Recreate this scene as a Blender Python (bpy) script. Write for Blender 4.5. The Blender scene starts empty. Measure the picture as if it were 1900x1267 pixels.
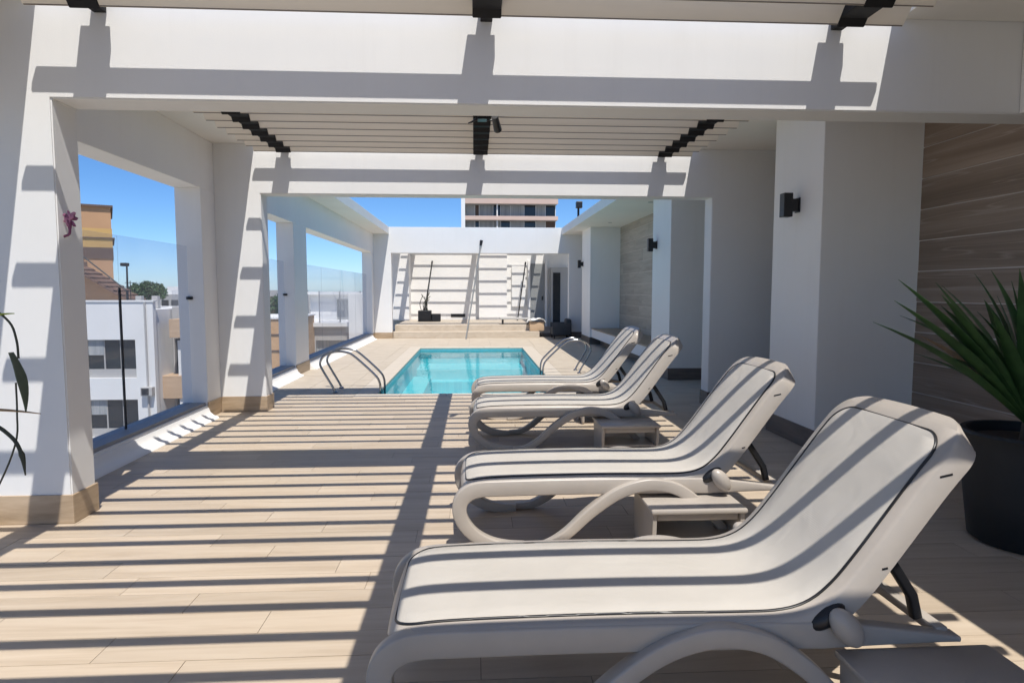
import bpy, bmesh, math, random
from mathutils import Vector, Matrix
R = math.radians
random.seed(7)
scene = bpy.context.scene
col = scene.collection

# ------------------------------------------------------------------ camera
cam_d = bpy.data.cameras.new('camera'); cam = bpy.data.objects.new('camera', cam_d); col.objects.link(cam)
cam.location = (0, 0, 1.5)
cam.rotation_euler = (R(90 - 4.455), 0, R(-3.34))
cam_d.sensor_width = 36.0
cam_d.lens = 36.0 * 1200 / 1900
cam_d.clip_start = 0.05; cam_d.clip_end = 6000
scene.camera = cam

# ------------------------------------------------------------------ light
SUN = Vector((0.155, -0.468, 1.0)).normalized()          # towards the sun: behind the viewer, slightly right
elev = math.asin(SUN.z); azim = math.atan2(SUN.x, SUN.y)
world = bpy.data.worlds.new('World'); scene.world = world; world.use_nodes = True
wn = world.node_tree.nodes; wl = world.node_tree.links
sky = wn.new('ShaderNodeTexSky'); sky.sky_type = 'NISHITA'; sky.sun_disc = False
sky.sun_elevation = elev; sky.sun_rotation = azim
sky.air_density = 0.6; sky.dust_density = 0.35; sky.ozone_density = 6.0
hsv = wn.new('ShaderNodeHueSaturation'); hsv.inputs['Saturation'].default_value = 1.15
wl.new(sky.outputs['Color'], hsv.inputs['Color']); wl.new(hsv.outputs['Color'], wn['Background'].inputs['Color'])
wn['Background'].inputs['Strength'].default_value = 0.142
sd = bpy.data.lights.new('sun', 'SUN'); sd.energy = 4.6; sd.angle = R(0.35); sd.color = (1.0, 0.955, 0.89)
so = bpy.data.objects.new('sun', sd); col.objects.link(so); so.location = (5, -15, 30)
so.rotation_euler = SUN.to_track_quat('Z', 'Y').to_euler()
scene.render.engine = 'CYCLES'
vs = scene.view_settings
vs.view_transform = 'Standard'; vs.look = 'None'; vs.gamma = 1.0; vs.use_curve_mapping = False
vs.exposure = 0.22
scene.cycles.max_bounces = 8; scene.cycles.diffuse_bounces = 4; scene.cycles.glossy_bounces = 3; scene.cycles.transparent_max_bounces = 16
scene.cycles.adaptive_threshold = 0.02; scene.cycles.use_denoising = True

# ------------------------------------------------------------------ materials
def srgb(r, g, b):
    f = lambda c: (c / 12.92 if c <= 0.04045 else ((c + 0.055) / 1.055) ** 2.4)
    return tuple(f(c / 255.0) for c in (r, g, b))

class N:
    def __init__(s, name):
        s.m = bpy.data.materials.new(name); s.m.use_nodes = True
        s.t = s.m.node_tree; s.n = s.t.nodes; s.l = s.t.links; s.b = s.n['Principled BSDF']
    def add(s, k, **kw):
        n = s.n.new(k)
        for a, v in kw.items(): setattr(n, a, v)
        return n
    def link(s, a, b): s.l.new(a, b)

def pos(N_, scale, rnd=0.0):
    g = N_.add('ShaderNodeNewGeometry'); mp = N_.add('ShaderNodeMapping')
    mp.inputs['Scale'].default_value = scale
    src = g.outputs['Position']
    if rnd:
        oi = N_.add('ShaderNodeObjectInfo'); ml = N_.add('ShaderNodeVectorMath', operation='SCALE')
        cx = N_.add('ShaderNodeCombineXYZ')
        for i, k in enumerate((1.0, 0.37, 0.71)):
            mm = N_.add('ShaderNodeMath', operation='MULTIPLY'); mm.inputs[1].default_value = k * rnd
            N_.link(oi.outputs['Random'], mm.inputs[0]); N_.link(mm.outputs[0], cx.inputs[i])
        ad = N_.add('ShaderNodeVectorMath', operation='ADD')
        N_.link(g.outputs['Position'], ad.inputs[0]); N_.link(cx.outputs[0], ad.inputs[1]); src = ad.outputs[0]
    N_.link(src, mp.inputs['Vector'])
    return mp.outputs['Vector']

def plain(name, c, rough=0.6, metal=0.0, var=0.0, vscale=3.0, bump=0.0, bscale=120.0, spec=0.5, c2=None, stretch=(1, 1, 1), rnd=0.0):
    """colour with a soft procedural mottling (c..c2) and fine relief"""
    k = N(name); b = k.b
    b.inputs['Roughness'].default_value = rough; b.inputs['Metallic'].default_value = metal
    b.inputs['Specular IOR Level'].default_value = spec
    if c2 is None: c2 = tuple(max(0, x * (1 - var)) for x in c)
    v = pos(k, tuple(vscale * s for s in stretch), rnd)
    nz = k.add('ShaderNodeTexNoise'); nz.inputs['Scale'].default_value = 1.0; nz.inputs['Detail'].default_value = 6
    nz.inputs['Roughness'].default_value = 0.6
    k.link(v, nz.inputs['Vector'])
    rp = k.add('ShaderNodeValToRGB')
    rp.color_ramp.elements[0].position = 0.32; rp.color_ramp.elements[1].position = 0.68
    rp.color_ramp.elements[0].color = (*c2, 1); rp.color_ramp.elements[1].color = (*c, 1)
    k.link(nz.outputs['Fac'], rp.inputs['Fac']); k.link(rp.outputs['Color'], b.inputs['Base Color'])
    if bump:
        n2 = k.add('ShaderNodeTexNoise'); n2.inputs['Scale'].default_value = bscale; n2.inputs['Detail'].default_value = 3
        g = k.add('ShaderNodeNewGeometry'); k.link(g.outputs['Position'], n2.inputs['Vector'])
        bp = k.add('ShaderNodeBump'); bp.inputs['Strength'].default_value = bump; bp.inputs['Distance'].default_value = 0.002
        k.link(n2.outputs['Fac'], bp.inputs['Height']); k.link(bp.outputs['Normal'], b.inputs['Normal'])
    return k.m

def painted(name, c, c2, rough=0.65):
    """rolled wall paint: broad tone drift, faint rain streaks, orange-peel relief"""
    k = N(name); b = k.b; b.inputs['Roughness'].default_value = rough; b.inputs['Specular IOR Level'].default_value = 0.3
    def nz_(scale, det, rgh=.6):
        n = k.add('ShaderNodeTexNoise'); n.inputs['Scale'].default_value = 1; n.inputs['Detail'].default_value = det; n.inputs['Roughness'].default_value = rgh
        k.link(pos(k, scale), n.inputs['Vector']); return n
    a = nz_((.9, .9, .9), 6); st = nz_((7, 7, .35), 5, .75)
    mr = k.add('ShaderNodeMapRange'); mr.inputs['From Min'].default_value = .52; mr.inputs['From Max'].default_value = .80; mr.inputs['To Max'].default_value = .12; mr.clamp = True
    k.link(st.outputs['Fac'], mr.inputs['Value'])
    rp = k.add('ShaderNodeValToRGB'); e = rp.color_ramp.elements; e[0].position = .3; e[1].position = .7; e[0].color = (*c2, 1); e[1].color = (*c, 1)
    k.link(a.outputs['Fac'], rp.inputs['Fac'])
    mx = k.add('ShaderNodeMix', data_type='RGBA'); mx.inputs['B'].default_value = (c[0] * .70, c[1] * .68, c[2] * .64, 1)
    k.link(mr.outputs['Result'], mx.inputs['Factor']); k.link(rp.outputs['Color'], mx.inputs['A']); k.link(mx.outputs['Result'], b.inputs['Base Color'])
    f = nz_((190, 190, 190), 3); g2 = nz_((2.2, 2.2, 2.2), 2)
    ad = k.add('ShaderNodeMath', operation='MULTIPLY_ADD'); ad.inputs[1].default_value = 3.0; k.link(g2.outputs['Fac'], ad.inputs[0]); k.link(f.outputs['Fac'], ad.inputs[2])
    bp = k.add('ShaderNodeBump'); bp.inputs['Strength'].default_value = .22; bp.inputs['Distance'].default_value = .002
    k.link(ad.outputs[0], bp.inputs['Height']); k.link(bp.outputs['Normal'], b.inputs['Normal'])
    return k.m

def grain(name, ca, cb, cc, scale, rough=0.5, rnd=3.0, tone=0.12, vein=None, bump=0.15):
    """wood-look porcelain: streaks along the longest axis plus a tone of its own for each board"""
    k = N(name); b = k.b; b.inputs['Roughness'].default_value = rough
    v = pos(k, scale, rnd)
    nz = k.add('ShaderNodeTexNoise'); nz.inputs['Scale'].default_value = 1; nz.inputs['Detail'].default_value = 8
    nz.inputs['Roughness'].default_value = 0.62; nz.inputs['Distortion'].default_value = 0.6
    k.link(v, nz.inputs['Vector'])
    rp = k.add('ShaderNodeValToRGB'); e = rp.color_ramp.elements
    e[0].position = 0.30; e[0].color = (*ca, 1); e[1].position = 0.72; e[1].color = (*cc, 1)
    m_ = e.new(0.5); m_.color = (*cb, 1)
    k.link(nz.outputs['Fac'], rp.inputs['Fac'])
    out = rp.outputs['Color']
    if vein:
        n3 = k.add('ShaderNodeTexNoise'); n3.inputs['Scale'].default_value = 0.8; n3.inputs['Detail'].default_value = 2
        n3.inputs['Distortion'].default_value = 1.2
        v3 = pos(k, scale, rnd * 2.3); k.link(v3, n3.inputs['Vector'])
        r3 = k.add('ShaderNodeValToRGB'); e3 = r3.color_ramp.elements
        e3[0].position = 0.485; e3[0].color = (0, 0, 0, 1); e3[1].position = 0.515; e3[1].color = (0, 0, 0, 1)
        q = e3.new(0.5); q.color = (1, 1, 1, 1)
        k.link(n3.outputs['Fac'], r3.inputs['Fac'])
        mx = k.add('ShaderNodeMix', data_type='RGBA'); mx.inputs['B'].default_value = (*vein, 1)
        sc = k.add('ShaderNodeMath', operation='MULTIPLY'); sc.inputs[1].default_value = 0.30
        k.link(r3.outputs['Color'], sc.inputs[0]); k.link(sc.outputs[0], mx.inputs['Factor']); k.link(out, mx.inputs['A']); out = mx.outputs['Result']
    oi = k.add('ShaderNodeObjectInfo'); mr = k.add('ShaderNodeMapRange')
    mr.inputs['To Min'].default_value = 1 - tone; mr.inputs['To Max'].default_value = 1 + tone * 0.5
    k.link(oi.outputs['Random'], mr.inputs['Value'])
    hs = k.add('ShaderNodeHueSaturation'); k.link(mr.outputs['Result'], hs.inputs['Value']); k.link(out, hs.inputs['Color'])
    k.link(hs.outputs['Color'], b.inputs['Base Color'])
    bp = k.add('ShaderNodeBump'); bp.inputs['Strength'].default_value = bump; bp.inputs['Distance'].default_value = 0.002
    k.link(nz.outputs['Fac'], bp.inputs['Height']); k.link(bp.outputs['Normal'], b.inputs['Normal'])
    return k.m

def see_through(name, tint, ior=1.5, rough=0.0, ripple=0.0, rscale=6.0, power=5.0, dust=0.0):
    """thin pane or water skin: clear by tint, mirror by Fresnel"""
    k = N(name); k.n.remove(k.b); out = k.n['Material Output']
    tr = k.add('ShaderNodeBsdfTransparent'); tr.inputs['Color'].default_value = (*tint, 1)
    gl = k.add('ShaderNodeBsdfGlossy'); gl.inputs['Roughness'].default_value = rough
    f0 = ((ior - 1) / (ior + 1)) ** 2
    fr = k.add('ShaderNodeLayerWeight'); fr.inputs['Blend'].default_value = 0.5
    pw = k.add('ShaderNodeMath', operation='POWER'); pw.inputs[1].default_value = power; k.link(fr.outputs['Facing'], pw.inputs[0])
    ma = k.add('ShaderNodeMath', operation='MULTIPLY_ADD'); ma.inputs[1].default_value = 1 - f0; ma.inputs[2].default_value = f0; k.link(pw.outputs[0], ma.inputs[0])
    mx = k.add('ShaderNodeMixShader')
    if ripple:
        nz = k.add('ShaderNodeTexNoise'); nz.inputs['Scale'].default_value = rscale; nz.inputs['Detail'].default_value = 3
        g = k.add('ShaderNodeNewGeometry'); k.link(g.outputs['Position'], nz.inputs['Vector'])
        bp = k.add('ShaderNodeBump'); bp.inputs['Strength'].default_value = ripple; bp.inputs['Distance'].default_value = 0.02
        k.link(nz.outputs['Fac'], bp.inputs['Height']); k.link(bp.outputs['Normal'], gl.inputs['Normal']); k.link(bp.outputs['Normal'], fr.inputs['Normal'])
    k.link(ma.outputs[0], mx.inputs[0]); k.link(tr.outputs[0], mx.inputs[1]); k.link(gl.outputs[0], mx.inputs[2])
    res = mx.outputs[0]
    if dust:
        df = k.add('ShaderNodeBsdfTranslucent'); df.inputs['Color'].default_value = (.85, .85, .85, 1)
        d2 = k.add('ShaderNodeBsdfDiffuse'); d2.inputs['Color'].default_value = (.85, .85, .85, 1)
        ms_ = k.add('ShaderNodeMixShader'); k.link(df.outputs[0], ms_.inputs[1]); k.link(d2.outputs[0], ms_.inputs[2])
        m3 = k.add('ShaderNodeMixShader'); m3.inputs[0].default_value = dust
        k.link(res, m3.inputs[1]); k.link(ms_.outputs[0], m3.inputs[2]); res = m3.outputs[0]
    k.link(res, out.inputs['Surface'])
    return k.m

M = {}
M['white'] = painted('white_paint', (0.84, 0.825, 0.795), (0.80, 0.785, 0.755))
M['frame_white'] = painted('off_white_frame_paint', (0.755, 0.755, 0.745), (0.72, 0.72, 0.71))
M['soffit'] = plain('soffit_paint', (0.82, 0.80, 0.75), 0.7, var=0.05, vscale=1.1, bump=0.1, bscale=200, spec=0.2)
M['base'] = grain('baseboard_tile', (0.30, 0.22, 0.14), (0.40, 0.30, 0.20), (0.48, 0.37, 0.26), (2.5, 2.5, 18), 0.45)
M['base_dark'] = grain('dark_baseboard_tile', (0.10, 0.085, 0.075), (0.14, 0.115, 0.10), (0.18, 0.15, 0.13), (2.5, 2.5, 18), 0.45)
M['floor'] = grain('floor_plank_tile', (0.43, 0.343, 0.248), (0.505, 0.412, 0.308), (0.555, 0.466, 0.36), (1.1, 14, 5), 0.5, tone=0.11)
M['deck'] = grain('deck_tile', (0.45, 0.375, 0.29), (0.52, 0.445, 0.35), (0.57, 0.495, 0.40), (3, 7, 5), 0.6, tone=0.06)
M['grout'] = plain('grout', (0.26, 0.215, 0.17), 0.9, var=0.2)
M['joint'] = plain('pale_joint', (0.66, 0.60, 0.54), 0.9, var=0.2)
M['slab'] = plain('concrete', (0.40, 0.39, 0.37), 0.85, var=0.2)
M['slat'] = plain('beige_aluminium', (0.87, 0.80, 0.68), 0.45, var=0.06, vscale=2, stretch=(0.4, 4, 4))
M['shade_strip'] = plain('brown_shade_strip', (0.22, 0.19, 0.16), 0.7, var=0.1)  # dark colour for the shade line between slats, not a real seal
M['dark_metal'] = plain('dark_metal', (0.022, 0.022, 0.024), 0.65, var=0.3, vscale=5, spec=0.25)
M['black'] = plain('black_plastic', (0.012, 0.012, 0.014), 0.4, var=0.2)
M['resin'] = plain('beige_resin', (0.43, 0.385, 0.335), 0.34, var=0.08, vscale=7, bump=0.06, bscale=500)
M['sling'] = None
M['wall_board'] = grain('wood_look_board', (0.20, 0.145, 0.105), (0.27, 0.205, 0.155), (0.35, 0.275, 0.215), (6, 0.28, 9), 0.5, tone=0.22, vein=(0.62, 0.53, 0.45))
M['wall_board_lit'] = grain('wood_look_board_lit', (0.30, 0.26, 0.215), (0.38, 0.335, 0.28), (0.45, 0.40, 0.34), (6, 0.8, 9), 0.55, tone=0.10, vein=(0.22, 0.19, 0.16))  # same boards again, the niche's stronger light put into a lighter colour
M['steel'] = plain('stainless_steel', (0.38, 0.39, 0.41), 0.15, metal=1.0, var=0.1)
M['sill'] = plain('grey_sill_metal', (0.30, 0.31, 0.325), 0.5, var=0.08, metal=0.2)
M['glass'] = see_through('clear_glass', (0.93, 0.935, 0.95), 1.3, power=12.0, dust=0.07)
M['dark_glass'] = plain('dark_window_glass', (0.020, 0.024, 0.028), 0.06, var=0.3, vscale=0.8)
M['water'] = see_through('pool_water', (0.62, 0.975, 0.985), 1.33, 0.02, 0.2, 3.2, 8.0)
def mosaic():
    k = N('pool_mosaic'); b = k.b; b.inputs['Roughness'].default_value = .35
    v = pos(k, (1, 1, 1)); br = k.add('ShaderNodeTexBrick'); br.offset = 0; br.inputs['Scale'].default_value = 1
    br.inputs['Brick Width'].default_value = .10; br.inputs['Row Height'].default_value = .10; br.inputs['Mortar Size'].default_value = .006
    br.inputs['Color1'].default_value = (.13, .58, .65, 1); br.inputs['Color2'].default_value = (.09, .50, .59, 1); br.inputs['Mortar'].default_value = (.18, .57, .63, 1)
    k.link(v, br.inputs['Vector']); k.link(br.outputs['Color'], b.inputs['Base Color']); return k.m
M['pool'] = mosaic()
M['pool_line'] = plain('waterline_tile', (0.14, 0.42, 0.48), 0.3, c2=(0.10, 0.34, 0.40), vscale=20)
M['coping'] = plain('coping_stone', (0.57, 0.50, 0.41), 0.6, var=0.08, vscale=4)
M['leaf'] = plain('palm_leaf', (0.052, 0.125, 0.036), 0.45, c2=(0.022, 0.060, 0.018), vscale=9, stretch=(1, 1, 0.4), rnd=4)
M['leaf_pale'] = plain('young_leaf', (0.30, 0.42, 0.06), 0.5, c2=(0.2, 0.32, 0.05), vscale=20)
M['leaf_grey'] = plain('old_leaf', (0.10, 0.13, 0.085), 0.5, c2=(0.06, 0.085, 0.05), vscale=14)
M['leaf_dry'] = plain('dry_leaf', (0.34, 0.22, 0.11), 0.6, c2=(0.25, 0.15, 0.07), vscale=16)
M['stem'] = plain('stem', (0.035, 0.04, 0.025), 0.6, var=0.2)
M['petal'] = plain('pink_petal', (0.62, 0.30, 0.42), 0.5, c2=(0.30, 0.08, 0.18), vscale=40)
M['petal_dark'] = plain('plum_petal', (0.25, 0.07, 0.16), 0.55, c2=(0.13, 0.03, 0.08), vscale=40)
M['pot'] = plain('charcoal_pot', (0.016, 0.018, 0.020), 0.6, var=0.2, vscale=6, bump=0.2, bscale=90)
M['soil'] = plain('soil', (0.05, 0.035, 0.025), 0.95, var=0.4, vscale=40, bump=0.8, bscale=60)
M['tan'] = plain('tan_render', (0.46, 0.27, 0.145), 0.8, var=0.1, vscale=0.5)
M['yellow'] = plain('ochre_render', (0.52, 0.33, 0.12), 0.8, var=0.1, vscale=0.6)
M['brown'] = plain('brown_render', (0.13, 0.085, 0.065), 0.8, var=0.15, vscale=0.6)
M['tile_roof'] = plain('brown_roof_tile', (0.20, 0.12, 0.085), 0.8, c2=(0.12, 0.07, 0.05), vscale=3)
M['ext_white'] = plain('white_render', (0.80, 0.80, 0.78), 0.8, var=0.07, vscale=0.4)
M['ext_grey'] = plain('grey_render', (0.46, 0.45, 0.43), 0.8, var=0.1, vscale=0.4)
M['ext_wood'] = plain('pale_wood_cladding', (0.56, 0.40, 0.26), 0.7, c2=(0.46, 0.32, 0.20), vscale=1.2, stretch=(1, 1, 6))
M['orange'] = plain('orange_render', (0.58, 0.36, 0.19), 0.8, var=0.12, vscale=0.5)
M['pink'] = plain('pink_render', (0.62, 0.46, 0.38), 0.8, var=0.08, vscale=0.3)
M['curtain'] = plain('curtain', (0.45, 0.46, 0.45), 0.9, c2=(0.25, 0.27, 0.28), vscale=1.0, stretch=(6, 6, 0.2), rnd=5)
M['ground'] = plain('city_ground', (0.36, 0.35, 0.33), 0.95, c2=(0.22, 0.22, 0.19), vscale=0.02)
M['towel'] = plain('white_towel', (0.78, 0.77, 0.74), 0.95, var=0.08, vscale=10, bump=0.6, bscale=200)
M['cushion'] = plain('charcoal_cushion', (0.06, 0.065, 0.072), 0.9, var=0.3, vscale=8, bump=0.4, bscale=200)
M['door'] = plain('grey_door', (0.27, 0.28, 0.28), 0.5, var=0.06)
M['bark'] = plain('bark', (0.10, 0.075, 0.05), 0.9, var=0.3, vscale=8)
M['tree_leaf'] = plain('tree_leaf', (0.055, 0.115, 0.03), 0.6, c2=(0.03, 0.07, 0.018), vscale=3)

def make_sling():
    k = N('sling_fabric'); b = k.b; b.inputs['Roughness'].default_value = 0.75; b.inputs['Specular IOR Level'].default_value = 0.25
    tc = k.add('ShaderNodeTexCoord')
    w1 = k.add('ShaderNodeTexWave', wave_type='BANDS', bands_direction='X'); w1.inputs['Scale'].default_value = 70
    w2 = k.add('ShaderNodeTexWave', wave_type='BANDS', bands_direction='Y'); w2.inputs['Scale'].default_value = 70
    k.link(tc.outputs['Object'], w1.inputs['Vector']); k.link(tc.outputs['Object'], w2.inputs['Vector'])
    mu = k.add('ShaderNodeMath', operation='ADD'); k.link(w1.outputs['Fac'], mu.inputs[0]); k.link(w2.outputs['Fac'], mu.inputs[1])
    nz = k.add('ShaderNodeTexNoise'); nz.inputs['Scale'].default_value = 4; nz.inputs['Detail'].default_value = 5
    k.link(tc.outputs['Object'], nz.inputs['Vector'])
    rp = k.add('ShaderNodeValToRGB'); rp.color_ramp.elements[0].position = .3; rp.color_ramp.elements[1].position = .7
    rp.color_ramp.elements[0].color = (0.455, 0.425, 0.38, 1); rp.color_ramp.elements[1].color = (0.49, 0.46, 0.415, 1)
    k.link(nz.outputs['Fac'], rp.inputs['Fac']); k.link(rp.outputs['Color'], b.inputs['Base Color'])
    bp = k.add('ShaderNodeBump'); bp.inputs['Strength'].default_value = 0.12; bp.inputs['Distance'].default_value = 0.001
    k.link(mu.outputs[0], bp.inputs['Height'])
    n5 = k.add('ShaderNodeTexNoise'); n5.inputs['Scale'].default_value = 5.0; n5.inputs['Detail'].default_value = 2; n5.inputs['Distortion'].default_value = .8
    k.link(tc.outputs['Object'], n5.inputs['Vector'])
    b2 = k.add('ShaderNodeBump'); b2.inputs['Strength'].default_value = 0.35; b2.inputs['Distance'].default_value = 0.02
    k.link(n5.outputs['Fac'], b2.inputs['Height']); k.link(bp.outputs['Normal'], b2.inputs['Normal']); k.link(b2.outputs['Normal'], b.inputs['Normal'])
    return k.m
M['sling'] = make_sling()

# ------------------------------------------------------------------ mesh helpers
def box(bm, x0, x1, y0, y1, z0, z1, bev=0.0):
    vs_ = [bm.verts.new(p) for p in ((x0, y0, z0), (x1, y0, z0), (x1, y1, z0), (x0, y1, z0), (x0, y0, z1), (x1, y0, z1), (x1, y1, z1), (x0, y1, z1))]
    fs = [bm.faces.new([vs_[i] for i in q]) for q in ((0, 3, 2, 1), (4, 5, 6, 7), (0, 1, 5, 4), (1, 2, 6, 5), (2, 3, 7, 6), (3, 0, 4, 7))]
    if bev:
        es = list({e for f in fs for e in f.edges})
        bmesh.ops.bevel(bm, geom=es, offset=bev, segments=2, profile=0.5, affect='EDGES')
    return bm

def prism(bm, poly, axis, a, b):
    """extrude a polygon of 2-D points along an axis from a to b"""
    def P(p, t): return {'x': (t, p[0], p[1]), 'y': (p[0], t, p[1]), 'z': (p[0], p[1], t)}[axis]
    A = [bm.verts.new(P(p, a)) for p in poly]; B = [bm.verts.new(P(p, b)) for p in poly]
    n = len(poly)
    bm.faces.new(A); bm.faces.new(B[::-1])
    for i in range(n): bm.faces.new((A[i], B[i], B[(i + 1) % n], A[(i + 1) % n]))
    bmesh.ops.recalc_face_normals(bm, faces=bm.faces[:])
    return bm

def catmull(pts, n):
    pts = [Vector(p) for p in pts]; P = [2 * pts[0] - pts[1]] + pts + [2 * pts[-1] - pts[-2]]
    out = []
    for i in range(1, len(P) - 2):
        for k in range(n):
            t = k / n; a, b, c, d = P[i - 1], P[i], P[i + 1], P[i + 2]
            out.append(0.5 * ((2 * b) + (c - a) * t + (2 * a - 5 * b + 4 * c - d) * t * t + (3 * b - a - 3 * c + d) * t ** 3))
    out.append(pts[-1]); return out

def tube(bm, pts, r, sides=8, closed=False):
    pts = [Vector(p) for p in pts]; n = len(pts); rings = []; last = None
    for i, p in enumerate(pts):
        if closed: t = pts[(i + 1) % n] - pts[i - 1]
        else: t = pts[min(i + 1, n - 1)] - pts[max(i - 1, 0)]
        t.normalize()
        if last is None:
            ref = Vector((0, 0, 1)) if abs(t.z) < 0.9 else Vector((1, 0, 0)); a = t.cross(ref).normalized()
        else:
            a = (last - t * last.dot(t)).normalized()
        last = a; b = t.cross(a); rr = r[i] if isinstance(r, (list, tuple)) else r
        rings.append([bm.verts.new(p + (a * math.cos(2 * math.pi * k / sides) + b * math.sin(2 * math.pi * k / sides)) * rr) for k in range(sides)])
    m = n if closed else n - 1
    for i in range(m):
        A, B = rings[i], rings[(i + 1) % n]
        for k in range(sides): bm.faces.new((A[k], A[(k + 1) % sides], B[(k + 1) % sides], B[k]))
    if not closed: bm.faces.new(rings[0][::-1]); bm.faces.new(rings[-1])
    return bm

def lathe(bm, prof, c=(0, 0, 0), seg=40):
    rings = [[bm.verts.new((c[0] + r * math.cos(2 * math.pi * k / seg), c[1] + r * math.sin(2 * math.pi * k / seg), c[2] + z)) for k in range(seg)] for r, z in prof]
    for A, B in zip(rings, rings[1:]):
        for k in range(seg): bm.faces.new((A[k], A[(k + 1) % seg], B[(k + 1) % seg], B[k]))
    bm.faces.new(rings[0][::-1]); bm.faces.new(rings[-1]); return bm

def sweep_uz(bm, path, v0, v1, h):
    """bar following a path in the x-z plane, between y=v0 and y=v1, thickness h (number or list), rounded section"""
    n = len(path); rings = []
    for i, p in enumerate(path):
        a = path[max(i - 1, 0)]; c = path[min(i + 1, n - 1)]
        t = Vector((c[0] - a[0], c[1] - a[1])).normalized(); nr = Vector((-t.y, t.x))
        hh = (h[i] if isinstance(h, list) else h) / 2; b = min(0.008, hh * 0.6, (v1 - v0) * 0.35)
        sec = [(-hh, v0 + b), (-hh + b * .3, v0 + b * .3), (-hh + b, v0), (hh - b, v0), (hh - b * .3, v0 + b * .3), (hh, v0 + b),
               (hh, v1 - b), (hh - b * .3, v1 - b * .3), (hh - b, v1), (-hh + b, v1), (-hh + b * .3, v1 - b * .3), (-hh, v1 - b)]
        rings.append([bm.verts.new((p[0] + nr.x * q, v, p[1] + nr.y * q)) for q, v in sec])
    for A, B in zip(rings, rings[1:]):
        for k in range(12): bm.faces.new((A[k], A[(k + 1) % 12], B[(k + 1) % 12], B[k]))
    bm.faces.new(rings[0][::-1]); bm.faces.new(rings[-1])
    bmesh.ops.recalc_face_normals(bm, faces=bm.faces[:])
    return bm

def obj(name, bm, mat, parent=None, smooth=False, angle=40, local=False):
    me = bpy.data.meshes.new(name); bm.normal_update(); bm.to_mesh(me); bm.free()
    me.materials.append(M[mat] if isinstance(mat, str) else mat)
    if smooth:
        me.shade_smooth(); me.set_sharp_from_angle(angle=R(angle))
    o = bpy.data.objects.new(name, me); col.objects.link(o)
    if parent is not None:
        o.parent = parent
        if local: return o
        w = Vector(parent.location)
        if parent.parent is not None: w = w + Vector(parent.parent.location)
        o.location = -w                                   # meshes are written in world coordinates
    return o

def inst(name, me, parent, loc):
    o = bpy.data.objects.new(name, me); col.objects.link(o); o.parent = parent; o.location = loc; return o

def tag(o, label=None, cat=None, group=None, kind=None):
    if label: o['label'] = label
    if cat: o['category'] = cat
    if group: o['group'] = group
    if kind: o['kind'] = kind
    return o

def thing(name, label, cat, loc=(0, 0, 0), group=None):
    o = bpy.data.objects.new(name, None); col.objects.link(o); o.location = loc; o.empty_display_size = 0.2
    return tag(o, label, cat, group)

def B(*a, bev=0.0): return box(bmesh.new(), *a, bev=bev)

def sheet(x0, x1, y0, y1, z):
    bm = bmesh.new(); bm.faces.new([bm.verts.new(p) for p in ((x0, y0, z), (x1, y0, z), (x1, y1, z), (x0, y1, z))]); return bm

def copy_tree(o, parent=None):
    c = o.copy(); col.objects.link(c); c.parent = parent
    for ch in list(o.children): copy_tree(ch, c)
    return c

# ------------------------------------------------------------------ dimensions of the place
F0, F1, F2, F3 = 0.34, 4.25, 8.18, 20.64      # front faces of the white frames
FT = 0.26                                     # their depth
ZB, ZT = 2.685, 3.50                          # underside and top of the beams
XL, XR = -2.60, 3.03                          # clear opening
WL, WR = -3.15, 4.10                          # inner faces of the side walls
SL, SR = -2.655, 2.79                         # edges of the roof strips
ZS = 3.28                                     # underside of the roof strips

# ------------------------------------------------------------------ ground and terrace
tag(obj('city_ground', B(-3000, 3000, -3000, 3000, -16.2, -16), 'ground'), kind='structure')

floor = bpy.data.objects.new('terrace_floor', None); col.objects.link(floor); tag(floor, kind='structure')
PX0, PX1, PY0, PY1 = -1.43, 1.28, 9.45, 17.20   # the pool
bm = bmesh.new()
for a in ((-3.5, 4.3, -4.5, PY0 - 0.004), (-3.5, PX0 - 0.004, PY0 - .004, PY1 + .004), (PX1 + .004, 4.3, PY0 - .004, PY1 + .004), (-3.5, 4.3, PY1 + .004, 27)):
    box(bm, *a, -0.6, -0.004)
obj('floor_slab', bm, 'grout', floor)
# wood-look plank tiles, long side across the view
PL, PW, J = 1.2, 0.2, 0.003
def plank_mesh(x0, x1):
    bm = bmesh.new(); box(bm, x0, x1, J / 2, PW - J / 2, -0.012, 0.0)
    me = bpy.data.meshes.new('floor_tile'); bm.to_mesh(me); bm.free(); me.materials.append(M['floor']); return me
cache = {}
y = 1.0; row = 0
while y < 9.199:
    off = (0.0, 0.43, 0.81, 0.21, 0.62, 1.01)[row % 6]
    x = WL - off
    while x < WR:
        a = max(x, WL) ; b = min(x + PL, WR)
        if b - a > 0.03:
            key = (round(b - a, 3))
            if key not in cache: cache[key] = plank_mesh(J / 2, b - a - J / 2)
            inst('tile', cache[key], floor, (a, y, random.uniform(-0.0006, 0.0006)))
        x += PL
    y += PW; row += 1
# deck round the pool and beyond: small squares of the same tile, too small to single out
bm = bmesh.new()
def field(x0, x1, y0, y1, s):
    y = y0
    while y < y1 - 1e-4:
        yb = min(y + s, y1); x = x0
        while x < x1 - 1e-4:
            xb = min(x + s, x1)
            if xb - x > 0.02 and yb - y > 0.02: box(bm, x + .002, xb - .002, y + .002, yb - .002, -0.012, random.uniform(-.0006, .0004))
            x = xb
        y = yb
S_ = 0.6
field(WL, PX0 - 0.3, 9.2, PY1 + 0.3, S_); field(PX1 + 0.3, WR, 9.2, PY1 + .3, S_); field(WL, WR, PY1 + .3, F3 + 0.35, S_); field(WL, WR, -4.4, 1.0, S_)
tag(obj('deck_tiles', bm, 'deck', floor), kind='stuff')
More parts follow.
